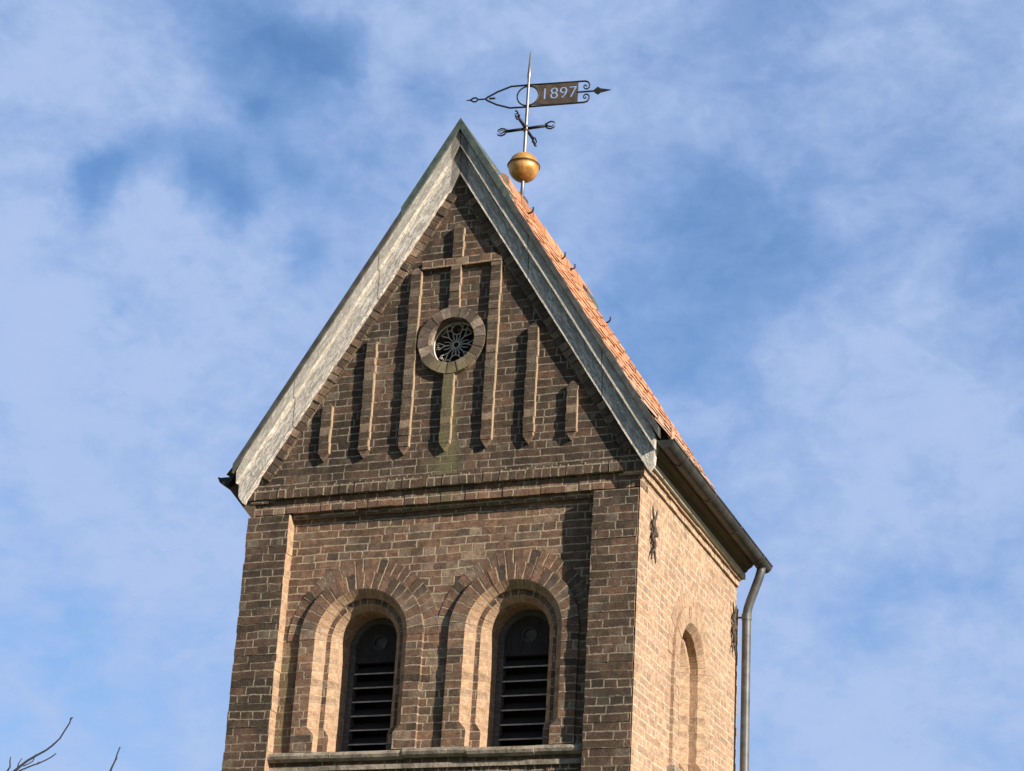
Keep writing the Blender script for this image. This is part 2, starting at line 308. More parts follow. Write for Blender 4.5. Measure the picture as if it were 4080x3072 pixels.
# ------------------------------------------------------------------ mesh helpers
class MB:
    def __init__(s): s.v = []; s.f = []; s.uv = []; s.mi = []
    def face(s, pts, uvs=None, mi=0):
        pts = [Vector(p) for p in pts]
        if uvs is None:
            n = Vector((0, 0, 0))
            for i in range(len(pts)):
                a, b_ = pts[i], pts[(i + 1) % len(pts)]
                n += Vector(((a.y - b_.y) * (a.z + b_.z), (a.z - b_.z) * (a.x + b_.x), (a.x - b_.x) * (a.y + b_.y)))
            ax = max(range(3), key=lambda i: abs(n[i]))
            if ax == 0: uvs = [(p.y, p.z) for p in pts]
            elif ax == 1: uvs = [(p.x, p.z) for p in pts]
            else: uvs = [(p.x, p.y) for p in pts]
        b = len(s.v); s.v += pts; s.f.append(list(range(b, b + len(pts)))); s.uv += list(uvs); s.mi.append(mi)
    def hexa(s, P, mi=0, mis=None, uv=None):
        """P: 8 corners, bottom ring 0-3 then top ring 4-7, counter-clockwise seen from above"""
        F = [(0, 3, 2, 1), (4, 5, 6, 7), (0, 1, 5, 4), (1, 2, 6, 5), (2, 3, 7, 6), (3, 0, 4, 7)]
        for i, q in enumerate(F):
            s.face([P[j] for j in q], None if uv is None else [uv[j] for j in q], mis[i] if mis else mi)
    def box(s, x0, x1, y0, y1, z0, z1, mi=0, j=0., mis=None):
        r = lambda: random.uniform(-j, j) if j else 0.
        dx0, dx1, dy0, dy1 = r(), r(), r(), r()
        x0 += dx0; x1 += dx1; y0 += dy0; y1 += dy1
        P = [(x0, y0, z0), (x1, y0, z0), (x1, y1, z0), (x0, y1, z0), (x0, y0, z1), (x1, y0, z1), (x1, y1, z1), (x0, y1, z1)]
        s.hexa(P, mi, mis)
    def prism(s, poly, y0, y1, mi=0, mis=None, uvf=None):
        """poly in (x,z), counter-clockwise seen from -y; extruded y0..y1 (front at y0)"""
        fu = uvf or (lambda x, z: (x, z))
        s.face([(x, y0, z) for x, z in poly], [fu(x, z) for x, z in poly], mi)
        s.face([(x, y1, z) for x, z in reversed(poly)], [fu(x, z) for x, z in reversed(poly)], mi)
        n = len(poly)
        for i in range(n):
            (xa, za), (xb, zb) = poly[i], poly[(i + 1) % n]
            L = math.hypot(xb - xa, zb - za)
            ua = fu(xa, za)[0]; ub = fu(xb, zb)[0]
            if uvf: uvs = [(ub, y0), (ua, y0), (ua, y1), (ub, y1)]
            elif abs(zb - za) > abs(xb - xa): uvs = [(y0, zb), (y0, za), (y1, za), (y1, zb)]
            else: uvs = [(xb, y0), (xa, y0), (xa, y1), (xb, y1)]
            s.face([(xb, y0, zb), (xa, y0, za), (xa, y1, za), (xb, y1, zb)], uvs, mis[i] if mis else mi)
    def tube(s, pts, r, n=8, mi=0, cap=True):
        pts = [Vector(p) for p in pts]; rs = r if isinstance(r, (list, tuple)) else [r] * len(pts)
        rings = []; up = None
        for i, p in enumerate(pts):
            t = (pts[min(i + 1, len(pts) - 1)] - pts[max(i - 1, 0)]).normalized()
            if up is None: up = Vector((0, 0, 1)) if abs(t.z) < .9 else Vector((1, 0, 0))
            a = t.cross(up).normalized(); b = a.cross(t); up = b
            rings.append([p + (a * math.cos(q) + b * math.sin(q)) * rs[i] for q in [2 * math.pi * j / n for j in range(n)]])
        b0 = len(s.v)
        for i, rg in enumerate(rings): s.v += rg
        L = 0
        for i in range(len(rings) - 1):
            dl = (pts[i + 1] - pts[i]).length
            for j in range(n):
                s.f.append([b0 + i * n + j, b0 + i * n + (j + 1) % n, b0 + (i + 1) * n + (j + 1) % n, b0 + (i + 1) * n + j])
                s.uv += [(j / n, L), ((j + 1) / n, L), ((j + 1) / n, L + dl), (j / n, L + dl)]; s.mi.append(mi)
            L += dl
        if cap:
            for i in (0, len(rings) - 1):
                ii = [b0 + i * n + j for j in range(n)]
                if i == 0: ii = ii[::-1]
                s.f.append(ii[::-1] if False else ii); s.uv += [(0, 0)] * n; s.mi.append(mi)
    def lathe(s, c, prof, n=32, mi=0):
        """profile of (radius, z) from top to bottom, about the vertical through c"""
        b0 = len(s.v); c = Vector(c)
        for r, z in prof:
            for j in range(n):
                q = 2 * math.pi * j / n; s.v.append(c + Vector((r * math.cos(q), r * math.sin(q), z)))
        for i in range(len(prof) - 1):
            for j in range(n):
                s.f.append([b0 + i * n + j, b0 + (i + 1) * n + j, b0 + (i + 1) * n + (j + 1) % n, b0 + i * n + (j + 1) % n])
                s.uv += [(0, 0)] * 4; s.mi.append(mi)
    def build(s, name, mats, parent=None, zoff=ZB, smooth=False, weld=False):
        me = bpy.data.meshes.new(name)
        loc = Vector((0, 0, 0)); p = parent
        while p is not None: loc += p.location; p = p.parent
        me.from_pydata([tuple(Vector(v) + Vector((0, 0, zoff)) - loc) for v in s.v], [], s.f)
        ul = me.uv_layers.new(name='UVMap')
        for i, q in enumerate(s.uv): ul.data[i].uv = q
        for m in (mats if isinstance(mats, (list, tuple)) else [mats]): me.materials.append(m)
        me.polygons.foreach_set('material_index', s.mi)
        if smooth: me.polygons.foreach_set('use_smooth', [True] * len(s.f))
        if weld:
            bm = bmesh.new(); bm.from_mesh(me); bmesh.ops.remove_doubles(bm, verts=bm.verts, dist=1e-5)
            bmesh.ops.recalc_face_normals(bm, faces=bm.faces); bm.to_mesh(me); bm.free()
        me.update()
        o = bpy.data.objects.new(name, me); COL.objects.link(o)
        if parent: o.parent = parent
        return o

def empty(name, loc, label, cat, group=None):
    o = bpy.data.objects.new(name, None); o.location = loc; COL.objects.link(o)
    o['label'] = label; o['category'] = cat
    if group: o['group'] = group
    return o

# ------------------------------------------------------------------ ground
g = MB(); g.face([(-1500, -1500, 0), (1500, -1500, 0), (1500, 1500, 0), (-1500, 1500, 0)])
go = g.build('ground', M_GRASS, zoff=0); go['kind'] = 'structure'

# ------------------------------------------------------------------ the tower
WX, D = 3.6, 3.18           # tower width and depth
PW, PB = .404, .105         # pilaster width and projection
GC = 1.825                  # gable centre line
ZG = -ZB                    # the ground in tower heights
tower = empty('church_tower', (1.8, 1.59, 0), 'brick church tower with steep gabled roof of orange tiles and two louvred belfry windows', 'church tower')

def arch_pts(cx, zs, r, n): return [(cx + r * math.cos(math.pi * i / n), zs + r * math.sin(math.pi * i / n)) for i in range(n + 1)]

def wall_with_arches(mb, to3, u0, u1, z0, z1, holes, mi=0, n=20):
    """vertical wall in (u,z), arched holes (cx, half width, sill z, springing z)"""
    def q(ps): mb.face([to3(u, z) for u, z in ps], ps, mi)
    cur = u0
    for cx, hw, zb, zs in holes:
        if cx - hw > cur: q([(cur, z0), (cx - hw, z0), (cx - hw, z1), (cur, z1)])
        if zb > z0: q([(cx - hw, z0), (cx + hw, z0), (cx + hw, zb), (cx - hw, zb)])
        a = arch_pts(cx, zs, hw, n)[::-1]
        for (xa, za), (xb, zb_) in zip(a[:-1], a[1:]): q([(xa, za), (xb, zb_), (xb, z1), (xa, z1)])
        cur = cx + hw
    if u1 > cur: q([(cur, z0), (u1, z0), (u1, z1), (cur, z1)])

ZSP, RO = -1.125, .5        # arch springing, hole radius in the panel (hidden behind the surround)
ZSILL = -2.10
WCX = (1.835 - .688, 1.835 + .688)
mb = MB()
wall_with_arches(mb, lambda u, z: (u, PB, z), PW - .02, WX - PW + .02, ZG, .03, [(c, RO, ZSILL - .02, ZSP) for c in WCX])
mb.build('front_wall', M_PANEL, tower)

# pilasters: one block per course, each a few millimetres out of line
def pilaster(x0, x1, y0, y1, ztop, mats, mis, name='pilaster', jit=.004, label=None):
    mb = MB(); z = ztop
    while z > ZG:
        zz = max(z - CH, ZG); full = z > -3.2
        if not full: zz = ZG
        mb.box(x0, x1, y0, y1, zz, z, 0, jit if full else 0, mis)
        z = zz
    return mb.build(name, mats, tower)
# face order of a box: bottom, top, front(-y), right(+x), back, left
pilaster(0, PW, 0, PB + .05, 0, [M_PIL, M_REVEAL], [0, 0, 0, 1, 0, 0])  # sun-facing flank takes the brightened reveal brick
pilaster(WX - PW, WX - .012, 0, PB + .05, 0, [M_PIL, M_SIDE], [0, 0, 0, 1, 0, 0])
pilaster(0, PW, D - .06, D + PB, -.08, [M_PIL, M_PIL], [0] * 6)
pilaster(WX - PW, WX - .004, D - .002, D + PB, -.08, [M_PIL, M_SIDE], [0, 0, 0, 1, 0, 0])

# side walls and rear wall
SCY, SZS = 1.60, -1.135
mb = MB()
wall_with_arches(mb, lambda u, z: (WX, u, z), .002, D, ZG, .30, [(SCY, .46, ZSILL, SZS)])
mb.build('side_wall', M_SIDE, tower)
mb = MB()
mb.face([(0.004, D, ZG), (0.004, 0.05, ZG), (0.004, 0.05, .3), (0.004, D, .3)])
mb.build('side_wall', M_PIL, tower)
mb = MB()
mb.face([(WX, D, ZG), (0, D, ZG), (0, D, .3), (WX, D, .3)])
mb.face([(WX - .02, D - .02, .2), (.02, D - .02, .2), (GC, D - .02, 3.45)])
mb.build('rear_wall', M_PANEL, tower)

# gable
RA, SL = 3.62, 1.61         # height of the rake line at the centre, slope
def rake(x, a=RA): return a - SL * abs(x - GC)
GY = -.015
OCX, OCZ, ORO, ORI = 1.848, 1.487, .315, .215
mb = MB()
def gq(ps): mb.face([(x, GY, z) for x, z in ps], ps)
GA = 3.20
xl, xr = GC - (GA - .25) / SL, GC + (GA - .25) / SL
n = 24; rh = ORI + .04
gq([(xl, .25), (OCX - rh, .25), (OCX - rh, rake(OCX - rh, GA))])
gq([(OCX + rh, .25), (xr, .25), (OCX + rh, rake(OCX + rh, GA))])
xs = [OCX - rh * math.cos(math.pi * i / n) for i in range(n + 1)]
zz = [rh * math.sin(math.pi * i / n) for i in range(n + 1)]
for i in range(n):
    a, b = xs[i], xs[i + 1]
    gq([(a, .25), (b, .25), (b, OCZ - zz[i + 1]), (a, OCZ - zz[i])])
    if a < GC < b:
        gq([(a, OCZ + zz[i]), (b, OCZ + zz[i + 1]), (b, rake(b, GA)), (GC, GA), (a, rake(a, GA))])
    else: gq([(a, OCZ + zz[i]), (b, OCZ + zz[i + 1]), (b, rake(b, GA)), (a, rake(a, GA))])
mb.build('gable_wall', M_GABLE, tower)

# cornice: soldier course under the gable, header row, stretcher band; each brick its own block
mb = MB(); x = -.022; w = .0745
while x < WX - .02:
    x1 = min(x + w, WX + .018); j = random.uniform(-.003, .004)
    mb.box(x + .002, x1 - .002, GY - .004 + j, .2, .152 + random.uniform(-.003, .003), .25, 0)
    x += w
mb.box(-.02, WX + .016, GY + .006, .19, .153, .252)
mb.build('soldier_course', M_SOLD, tower)
mb = MB(); x = .012; w = .113
while x < WX - .02:
    x1 = min(x + w, WX + .007); j = random.uniform(-.004, .004)
    mb.box(x + .002, x1 - .002, .022 + j, .2, .018 + random.uniform(-.003, .003), .102 + random.uniform(-.003, .003))
    x += w
mb.box(.014, WX - .012, .030, .19, .021, .15)
x = PW
while x < WX - PW - .01:
    x1 = min(x + .226, WX - PW)
    mb.box(x + .001, x1 - .001, .066 + random.uniform(-.005, .005), .2, -.024 + random.uniform(-.004, .004), .019)
    x += .226
mb.build('cornice', M_LEDGE, tower)

# raking header course along both slopes of the gable
for sgn in (-1, 1):
    mb = MB()
    L = 0; st = .0745; tx, tz = sgn * 1 / math.hypot(1, SL), -SL / math.hypot(1, SL)
    nx, nz = -sgn * SL / math.hypot(1, SL), -1 / math.hypot(1, SL)
    p0 = (GC, 3.24); N = int(3.39 / st)
    for i in range(N):
        a, b = i * st + .003, (i + 1) * st - .003
        dp = random.uniform(-.006, .006); w0, w1 = -.03, .155 + random.uniform(-.006, .006)
        Q = [(p0[0] + tx * s_ + nx * w_, p0[1] + tz * s_ + nz * w_) for s_, w_ in ((a, w1), (b, w1), (b, w0), (a, w0))]
        if any((q[0] - GC) * sgn < -.002 for q in Q): continue
        if min(q[1] for q in Q) < .16: continue
        if sgn < 0: Q = [Q[i_] for i_ in (1, 0, 3, 2)]
        mb.prism(Q, GY - .022 + dp, .1, uvf=lambda x, z, s0=i: ((s0 + .5) * st + ((x - p0[0]) * tx + (z - p0[1]) * tz - (s0 + .5) * st), .15 + (x - p0[0]) * nx + (z - p0[1]) * nz))
    mb.build('rake_course', M_RAKE, tower)

# ribs on the gable, course by course
RY = -.055; RH = .047
def rib(cx, zb, zt, tip=True, foot=True, jit=.004):
    mb = MB(); z = zb
    if foot: mb.prism([(cx - RH, zb), (cx, zb - .068), (cx + RH, zb)], RY + .004, GY, uvf=lambda x, z: (x - cx + .15, z))
    while z < zt - .01:
        z1 = min((math.floor(z / CH + 1e-4) + 1) * CH, zt); j = [random.uniform(-jit, jit) for _ in range(3)]
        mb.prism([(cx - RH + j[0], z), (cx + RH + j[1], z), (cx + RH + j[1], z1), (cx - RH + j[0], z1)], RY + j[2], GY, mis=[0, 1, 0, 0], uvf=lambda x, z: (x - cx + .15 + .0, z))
        z = z1
    if tip:
        mb.prism([(cx - RH, zt), (cx + RH, zt), (cx + RH * .25, zt + .042), (cx - RH * .25, zt + .042)], RY + .003, GY, uvf=lambda x, z: (x - cx + .15, z))
    return mb.build('gable_rib', [M_RIB, M_RIB_SUNLIT], tower)
for i, zt in ((-3, .965), (-2, 1.55), (2, 1.52), (3, .94)): rib(1.845 + .381 * i, .525, zt)
rib(1.845 - .381, .525, 2.185)
rib(1.845 + .381, .525, 2.20, tip=False)
rib(1.845, .525, 1.19, tip=False); rib(1.845, 1.785, 2.20, tip=False, foot=False); rib(1.845, 2.285, 2.575, foot=False)
mb = MB(); x = 1.515; xe = 2.273
while x < xe - .02:
    x1 = min(x + .226, xe); j = random.uniform(-.003, .003)
    if x1 >= xe: mb.prism([(x, 2.202), (x1, 2.20), (x1, 2.235), (x1 - .07, 2.283), (x, 2.285)], RY + .001 + j, GY, uvf=lambda x, z: (x, z + .02))
    else: mb.prism([(x, 2.202), (x1, 2.202), (x1, 2.285), (x, 2.285)], RY + .001 + j, GY, uvf=lambda x, z: (x, z + .02))
    x = x1
mb.build('gable_rib', M_JAMB, tower)

# oculus: ring of voussoirs, recess and cast rosette
oc = MB(); NV = 19
for i in range(NV):
    a0, a1 = 2 * math.pi * i / NV, 2 * math.pi * (i + 1) / NV; e = .006
    j = random.uniform(-.004, .004); jo = random.uniform(-.006, .006)
    sub = 3
    for s_ in range(sub):
        b0 = a0 + e + (a1 - a0 - 2 * e) * s_ / sub; b1 = a0 + e + (a1 - a0 - 2 * e) * (s_ + 1) / sub
        P = [(OCX + r * math.cos(a), OCZ + r * math.sin(a)) for r, a in ((ORI, b0), (ORO + jo, b0), (ORO + jo, b1), (ORI, b1))]
        oc.prism(P, RY - .004 + j, GY + .01, uvf=lambda x, z: ((math.atan2(z - OCZ, x - OCX) % (2 * math.pi)) / (2 * math.pi) * NV * .087, .07 + (math.hypot(x - OCX, z - OCZ) - .265) * .8))
n = 40
for i in range(n):
    a0, a1 = 2 * math.pi * i / n, 2 * math.pi * (i + 1) / n
    P = [(OCX + r * math.cos(a), OCZ + r * math.sin(a)) for r, a in ((ORI + .004, a1), (ORI + .004, a0), (ORI + .05, a0), (ORI + .05, a1))]
    u0, u1 = i / n * 1.4, (i + 1) / n * 1.4
    oc.face([(P[1][0], GY, P[1][1]), (P[0][0], GY, P[0][1]), (P[0][0], .24, P[0][1]), (P[1][0], .24, P[1][1])], [(GY, u0), (GY, u1), (.24, u1), (.24, u0)], 1)
    oc.face([(P[1][0], GY + .004, P[1][1]), (P[2][0], GY + .004, P[2][1]), (P[3][0], GY + .004, P[3][1]), (P[0][0], GY + .004, P[0][1])], None, 0)
ocr = oc.build('oculus', [M_OCRING, M_OCRING], tower)
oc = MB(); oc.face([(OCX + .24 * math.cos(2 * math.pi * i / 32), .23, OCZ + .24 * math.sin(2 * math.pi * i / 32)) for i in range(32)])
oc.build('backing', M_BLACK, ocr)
tr = MB(); TY = .055; tcx, tcz = OCX, OCZ
P3 = lambda r, a: (tcx + r * math.cos(a), TY, tcz + r * math.sin(a))
def circ(c, r, th, n=20): tr.tube([(c[0] + r * math.cos(2 * math.pi * i / n), TY, c[1] + r * math.sin(2 * math.pi * i / n)) for i in range(n + 1)], th, 6, cap=False)
tr.tube([P3(.032, math.pi / 6 + i * math.pi / 3) for i in range(7)], .0065, 6)
for i in range(8):
    a = math.pi / 2 + i * math.pi / 4
    if i % 4 == 0:                                   # roundels above and below the hub
        c = (tcx + .148 * math.cos(a), tcz + .148 * math.sin(a)); circ(c, .050, .0055); tr.tube([P3(.03, a), P3(.098, a)], .0058, 6)
        for t in (-1, 1): circ((tcx + .178 * math.cos(a + t * .42), tcz + .178 * math.sin(a + t * .42)), .026, .0045, 14)
    else:                                            # forked rays with curled ends
        tr.tube([P3(.03, a), P3(.105, a)], .0062, 6)
        for t in (-1, 1):
            tr.tube([P3(.100, a), P3(.13, a + t * .10), P3(.165, a + t * .19), P3(.188, a + t * .13), P3(.180, a + t * .05), P3(.163, a + t * .07)], [.0058, .0055, .005, .0045, .0045, .004], 6)
for i in range(8):
    a = math.pi / 2 + math.pi / 8 + i * math.pi / 4
    tr.tube([P3(.034, a), P3(.085, a), P3(.12, a + (.10 if i % 2 else -.10))], [.0055, .005, .004], 6)
circ((tcx, tcz), .212, .009, 40)
tr.build('tracery', M_TRAC, ocr, smooth=True)

# ------------------------------------------------------------------ belfry windows
def ring_window(cx, to, springing, r0, r1, y0, y1, zb, mats, front_mi, rev_mi, ch=0., fz=-1.93, arch_only=False, jit=.003, name='arch_surround', parent=None, uo=0.):
    """voussoir arch on jambs, inner arris chamfered by ch down to a square foot; to(u, d, z) maps into the world (d = depth into the wall)"""
    mb = MB(); rm = (r0 + r1) / 2; st = .0744; NVs = max(9, int(round(math.pi * rm / st)))
    def block(A, B, ca, cb, d0, uva, uvb, mi):
        """A(r), B(r): wall point (u,z) at radius r on either joint; ca, cb chamfer at each joint; uva/uvb give running coordinate"""
        L = math.hypot(*(p - q for p, q in zip(A(rm), B(rm))))
        def P(F, r, d): u, z = F(r); return to(u, d, z)
        ra, rb = r0 + ca, r0 + cb
        mb.face([P(A, ra, d0), P(A, r1, d0), P(B, r1, d0), P(B, rb, d0)], [uva(ra), uva(r1), uvb(r1), uvb(rb)], mi)
        ta, tb = uva(r0)[2], uvb(r0)[2]
        if ca or cb: mb.face([P(A, ra, d0), P(B, rb, d0), P(B, r0, d0 + cb), P(A, r0, d0 + ca)], [(.06, ta), (.06, tb), (.06 + cb * 1.4, tb), (.06 + ca * 1.4, ta)], rev_mi)
        mb.face([P(A, r0, d0 + ca), P(B, r0, d0 + cb), P(B, r0, y1), P(A, r0, y1)], [(.15, ta), (.15, tb), (.15 + y1 - d0, tb), (.15 + y1 - d0, ta)], rev_mi)
        mb.face([P(A, r1, d0), P(A, r1, y1), P(B, r1, y1), P(B, r1, d0)], [(.02, ta), (.02 + y1 - d0, ta), (.02 + y1 - d0, tb), (.02, tb)], front_mi[0])
        for F, c, t in ((A, ca, ta), (B, cb, tb)):
            mb.face([P(F, r0 + c, d0), P(F, r1, d0), P(F, r1, y1), P(F, r0, y1)] + ([P(F, r0, d0 + c)] if c else []), None, front_mi[0])
    for i in range(NVs):
        a0, a1 = math.pi * i / NVs + .004, math.pi * (i + 1) / NVs - .004
        j = random.uniform(-jit, jit)
        for q in range(2):
            b0, b1 = a0 + (a1 - a0) * q / 2, a0 + (a1 - a0) * (q + 1) / 2
            ar = lambda t: (lambda r: (cx + r * math.cos(t), springing + r * math.sin(t)))
            uv = lambda t: (lambda r: (t / math.pi * NVs * st + 50 * st, .02 + (r - r0) * (.16 / (r1 - r0)), CH * .02 + t / math.pi * NVs * CH))
            block(ar(b0), ar(b1), ch, ch, y0 + j, uv(b0), uv(b1), front_mi[1])
    if not arch_only:
        for sg in (-1, 1):
            z = springing
            cuts = [springing]
            while cuts[-1] > zb + .005:
                z1 = max(math.ceil(cuts[-1] / CH - 1 - 1e-4) * CH, zb)
                if cuts[-1] - z1 < .02: z1 = max(z1 - CH, zb)
                cuts.append(z1)
            fi = min(range(len(cuts)), key=lambda i_: abs(cuts[i_] - fz))
            for i in range(len(cuts) - 1):
                zt, z1 = cuts[i], cuts[i + 1]
                ct = ch if i < fi else 0.; c1 = ch if i + 1 < fi else 0.
                if i == fi - 1: ct, c1 = ch, 0.
                j = random.uniform(-jit, jit)
                ln = lambda z_: (lambda r: (cx + sg * r, z_))
                uv = lambda z_: (lambda r: (cx + sg * r + uo, z_, z_))
                block(ln(zt), ln(z1), ct, c1, y0 + j, uv(zt), uv(z1), front_mi[0])
    mb.uv = [(q[0], q[1]) for q in mb.uv]
    return mb.build(name, mats, parent or tower)

front = lambda u, d, z: (u, d, z)
for cx in WCX:
    ring_window(cx, front, ZSP, .572, .70, PB - .006, PB + .05, ZSILL, [M_RING, M_RING], (0, 0), 0, arch_only=True, name='relieving_arch')
    ring_window(cx, front, ZSP, .364, .572, PB - .035, .165, ZSILL, [M_JAMB, M_RING, M_REVEAL], (0, 1), 2, ch=.064, name='arch_surround', uo=.02)
    ring_window(cx, front, ZSP, .270, .50, .165, .54, ZSILL, [M_JAMB, M_RING, M_REVEAL], (0, 1), 2, ch=.050, name='inner_surround', uo=.03)
    # louvred timber window
    wn = MB(); FY = .43; zb = ZSILL - .01; ro, ri = .269, .218; cxw = cx
    zs = ZSP
    for sg in (-1, 1): wn.box(*sorted((cxw + sg * ro, cxw + sg * (ri - .005))), FY, FY + .07, zb + .04, zs)
    wn.box(cxw - ro, cxw + ro, FY - .012, FY + .08, zb - .005, zb + .04)
    n = 24; a_o, a_i = arch_pts(cxw, zs, ro, n), arch_pts(cxw, zs, ri, n)
    for i in range(n): wn.prism([a_i[i], a_o[i], a_o[i + 1], a_i[i + 1]], FY, FY + .07)
    wroot = wn.build('belfry_window', M_TIMBER, tower)
    hd = MB(); zh = -1.20          # tympanum board with a round hole
    hr = .058; hz = zs + .055
    A = arch_pts(cxw, zs, ri + .01, n)
    hp = [(cxw + hr * math.cos(math.pi * i / n), hz + hr * math.sin(math.pi * i / n)) for i in range(n + 1)]
    hq = [(cxw + hr * math.cos(math.pi * i / n), hz - hr * math.sin(math.pi * i / n)) for i in range(n + 1)]
    tq = [(A[0][0] + (A[-1][0] - A[0][0]) * i / n, zh) for i in range(n + 1)]
    for i in range(n):
        hd.face([(x, FY + .03, z) for x, z in (hp[i], A[i], A[i + 1], hp[i + 1])])
        hd.face([(x, FY + .03, z) for x, z in (hq[i + 1], tq[i + 1], tq[i], hq[i])])
    hd.face([(x, FY + .03, z) for x, z in (hp[0], tq[0], A[0])]); hd.face([(x, FY + .03, z) for x, z in (hp[-1], A[-1], tq[-1])])
    for i in range(n):
        for h_ in (hp, hq): hd.face([(h_[i][0], FY + .03, h_[i][1]), (h_[i + 1][0], FY + .03, h_[i + 1][1]), (h_[i + 1][0], FY + .06, h_[i + 1][1]), (h_[i][0], FY + .06, h_[i][1])])
    hd.box(cxw - ri, cxw + ri, FY + .012, FY + .06, zh - .05, zh)
    rim = MB().tube
    hd.tube([(cxw + (hr + .004) * math.cos(2 * math.pi * i / 24), FY + .026, hz + (hr + .004) * math.sin(2 * math.pi * i / 24)) for i in range(25)], .006, 6, cap=False, mi=2)
    hd.build('head_panel', [M_HEAD, M_LIT_EDGE, M_TIMBER], wroot)
    dk = MB(); dk.face([(cxw + hr * 1.05 * math.cos(2 * math.pi * i / 24), FY + .055, hz + hr * 1.05 * math.sin(2 * math.pi * i / 24)) for i in range(24)]); dk.build('round_shutter', M_LEAD, wroot)
    lv = MB(); st = .1235; z = zh - .155
    while z > zb + .06:
        y0, y1 = FY + .005, FY + .09; th = .012; rise = .075
        P = [(cxw - ri, y0, z), (cxw + ri, y0, z), (cxw + ri, y1, z + rise), (cxw - ri, y1, z + rise)]
        lv.hexa(P + [(x, y, q + th) for x, y, q in P], mis=[0, 0, 1, 0, 0, 0])
        z -= st
    lv.build('louvre', [M_BLACK, M_LIT_EDGE], wroot)  # slat bodies carry their shade in the colour, front edges their light
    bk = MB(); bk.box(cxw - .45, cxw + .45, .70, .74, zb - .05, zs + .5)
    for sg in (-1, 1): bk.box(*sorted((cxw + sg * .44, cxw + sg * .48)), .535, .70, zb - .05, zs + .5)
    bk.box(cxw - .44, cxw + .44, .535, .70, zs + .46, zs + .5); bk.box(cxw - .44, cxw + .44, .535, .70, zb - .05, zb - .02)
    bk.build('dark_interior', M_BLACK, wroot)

# sill: stone moulding across the panel, thin ledge and a header course below
sl_ = MB(); x = PW - .002; i = 0
segs = [PW - .002, .98, 1.63, 2.20, 2.78, WX - PW + .002]
for a, b in zip(segs[:-1], segs[1:]):
    dz = random.uniform(-.006, .006); dy = random.uniform(-.006, .006); e = .002
    pr = [(.30, -2.185), (.055, -2.185), (.028, -2.165), (.02, -2.14), (.03, -2.118), (.06, -2.106), (.30, -2.096)]
    N = 8
    for q in range(N):
        xa, xb = a + e + (b - a - 2 * e) * q / N, a + e + (b - a - 2 * e) * (q + 1) / N
        for (ya, za), (yb, zb) in zip(pr[:-1], pr[1:]):
            sl_.face([(xb, ya + dy, za + dz), (xa, ya + dy, za + dz), (xa, yb + dy, zb + dz), (xb, yb + dy, zb + dz)][::-1])
    for xx in (a + e, b - e): sl_.face([(xx, y + dy, z + dz) for y, z in (pr if xx > (a + b) / 2 else pr[::-1])])
sl_.build('window_sill', M_STONE, tower)
lb = MB(); lb.box(PW - .002, WX - PW + .002, .075, .2, -2.262, -2.222); lb.build('ledge', M_STONE, tower)
hb = MB(); x = PW
while x < WX - PW - .01:
    x1 = min(x + .0745, WX - PW); hb.box(x + .002, x1 - .002, .098 + random.uniform(-.004, .004), .2, -2.385, -2.264); x += .0745
hb.build('soldier_course', M_SOLD, tower)

# blind arched window in the right-hand side wall
side = lambda u, d, z: (WX - d, u, z)
ring_window(SCY, side, SZS, .364, .572, -.030, .10, ZSILL, [M_SIDE, M_SRING, M_REVEAL], (0, 1), 2, ch=.056, name='arch_surround')
ring_window(SCY, side, SZS, .572, .69, -.004, .05, ZSILL, [M_SIDE, M_SRING], (0, 1), 0, arch_only=True, name='relieving_arch')
ring_window(SCY, side, SZS, .245, .46, .10, .40, ZSILL, [M_SIDE, M_SRING, M_REVEAL], (0, 1), 2, ch=.064, name='inner_surround')
bl = MB(); bl.box(WX - .46, WX - .38, SCY - .3, SCY + .3, ZSILL - .05, SZS + .4); bl.build('blind_panel', M_REVEAL, tower)
bl = MB(); bl.box(WX - .3, WX + .07, SCY - .62, SCY + .62, ZSILL - .09, ZSILL - .004); bl.build('window_sill', M_STONE, tower)

# side cornice under the eaves (right and left) and soffit
for sg in (1, -1):
    X = (lambda x: x) if sg > 0 else (lambda x: 2 * 1.8 + .03 - x)
    def cour(mb, xa, z0, z1, w, j=.004):
        y = -.005
        while y < D - .01:
            y1 = min(y + w, D)
            a, b = sorted((X(xa + random.uniform(-j, j)), X(3.45)))
            mb.box(a, b, y + .002, y1 - .002, z0, z1); y += w
    c = MB(); cour(c, WX + .022, .118, .172, .113); cour(c, WX + .045, .178, .205, .226)
    a, b = sorted((X(WX + .008), X(3.4))); c.box(a, b, .025, D - .004, .119, .30)
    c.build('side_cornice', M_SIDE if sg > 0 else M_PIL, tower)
    t = MB(); y = .0
    a = sorted((X(WX + .075), X(WX - .02)))
    for y0, y1 in ((.01, .9), (.9, 1.75), (1.75, 2.5), (2.5, D + .05)):
        t.box(a[0], a[1], y0 + .002, y1 - .002, .208 + random.uniform(-.003, .003), .262, 0)
    t.build('eaves_board', M_CREAM, tower)
    sf = MB()
    prof = [(WX + .04, .262), (WX + .09, .300), (WX + .092, .312), (WX + .14, .345), (WX + .142, .356), (WX + .20, .395), (WX + .20, .44), (WX - .02, .44)]
    prof = [(X(x), z) for x, z in prof]
    if sg < 0: prof = prof[::-1]
    sf.prism(prof, .005, D + .07)
    sf.build('soffit', M_SOFFIT, tower)

bx = MB()                                           # boarded underside of the left eaves, sloping from the wall out to the gutter
bx.prism([(-.235, .30), (-.235, .40), (.05, .40), (.05, .006), (.012, .012)][::-1] if False else [(.012, .012), (.05, .006), (.05, .40), (-.235, .40), (-.235, .30)], .004, D + .05)
bx.build('soffit', M_SOFFIT, tower)

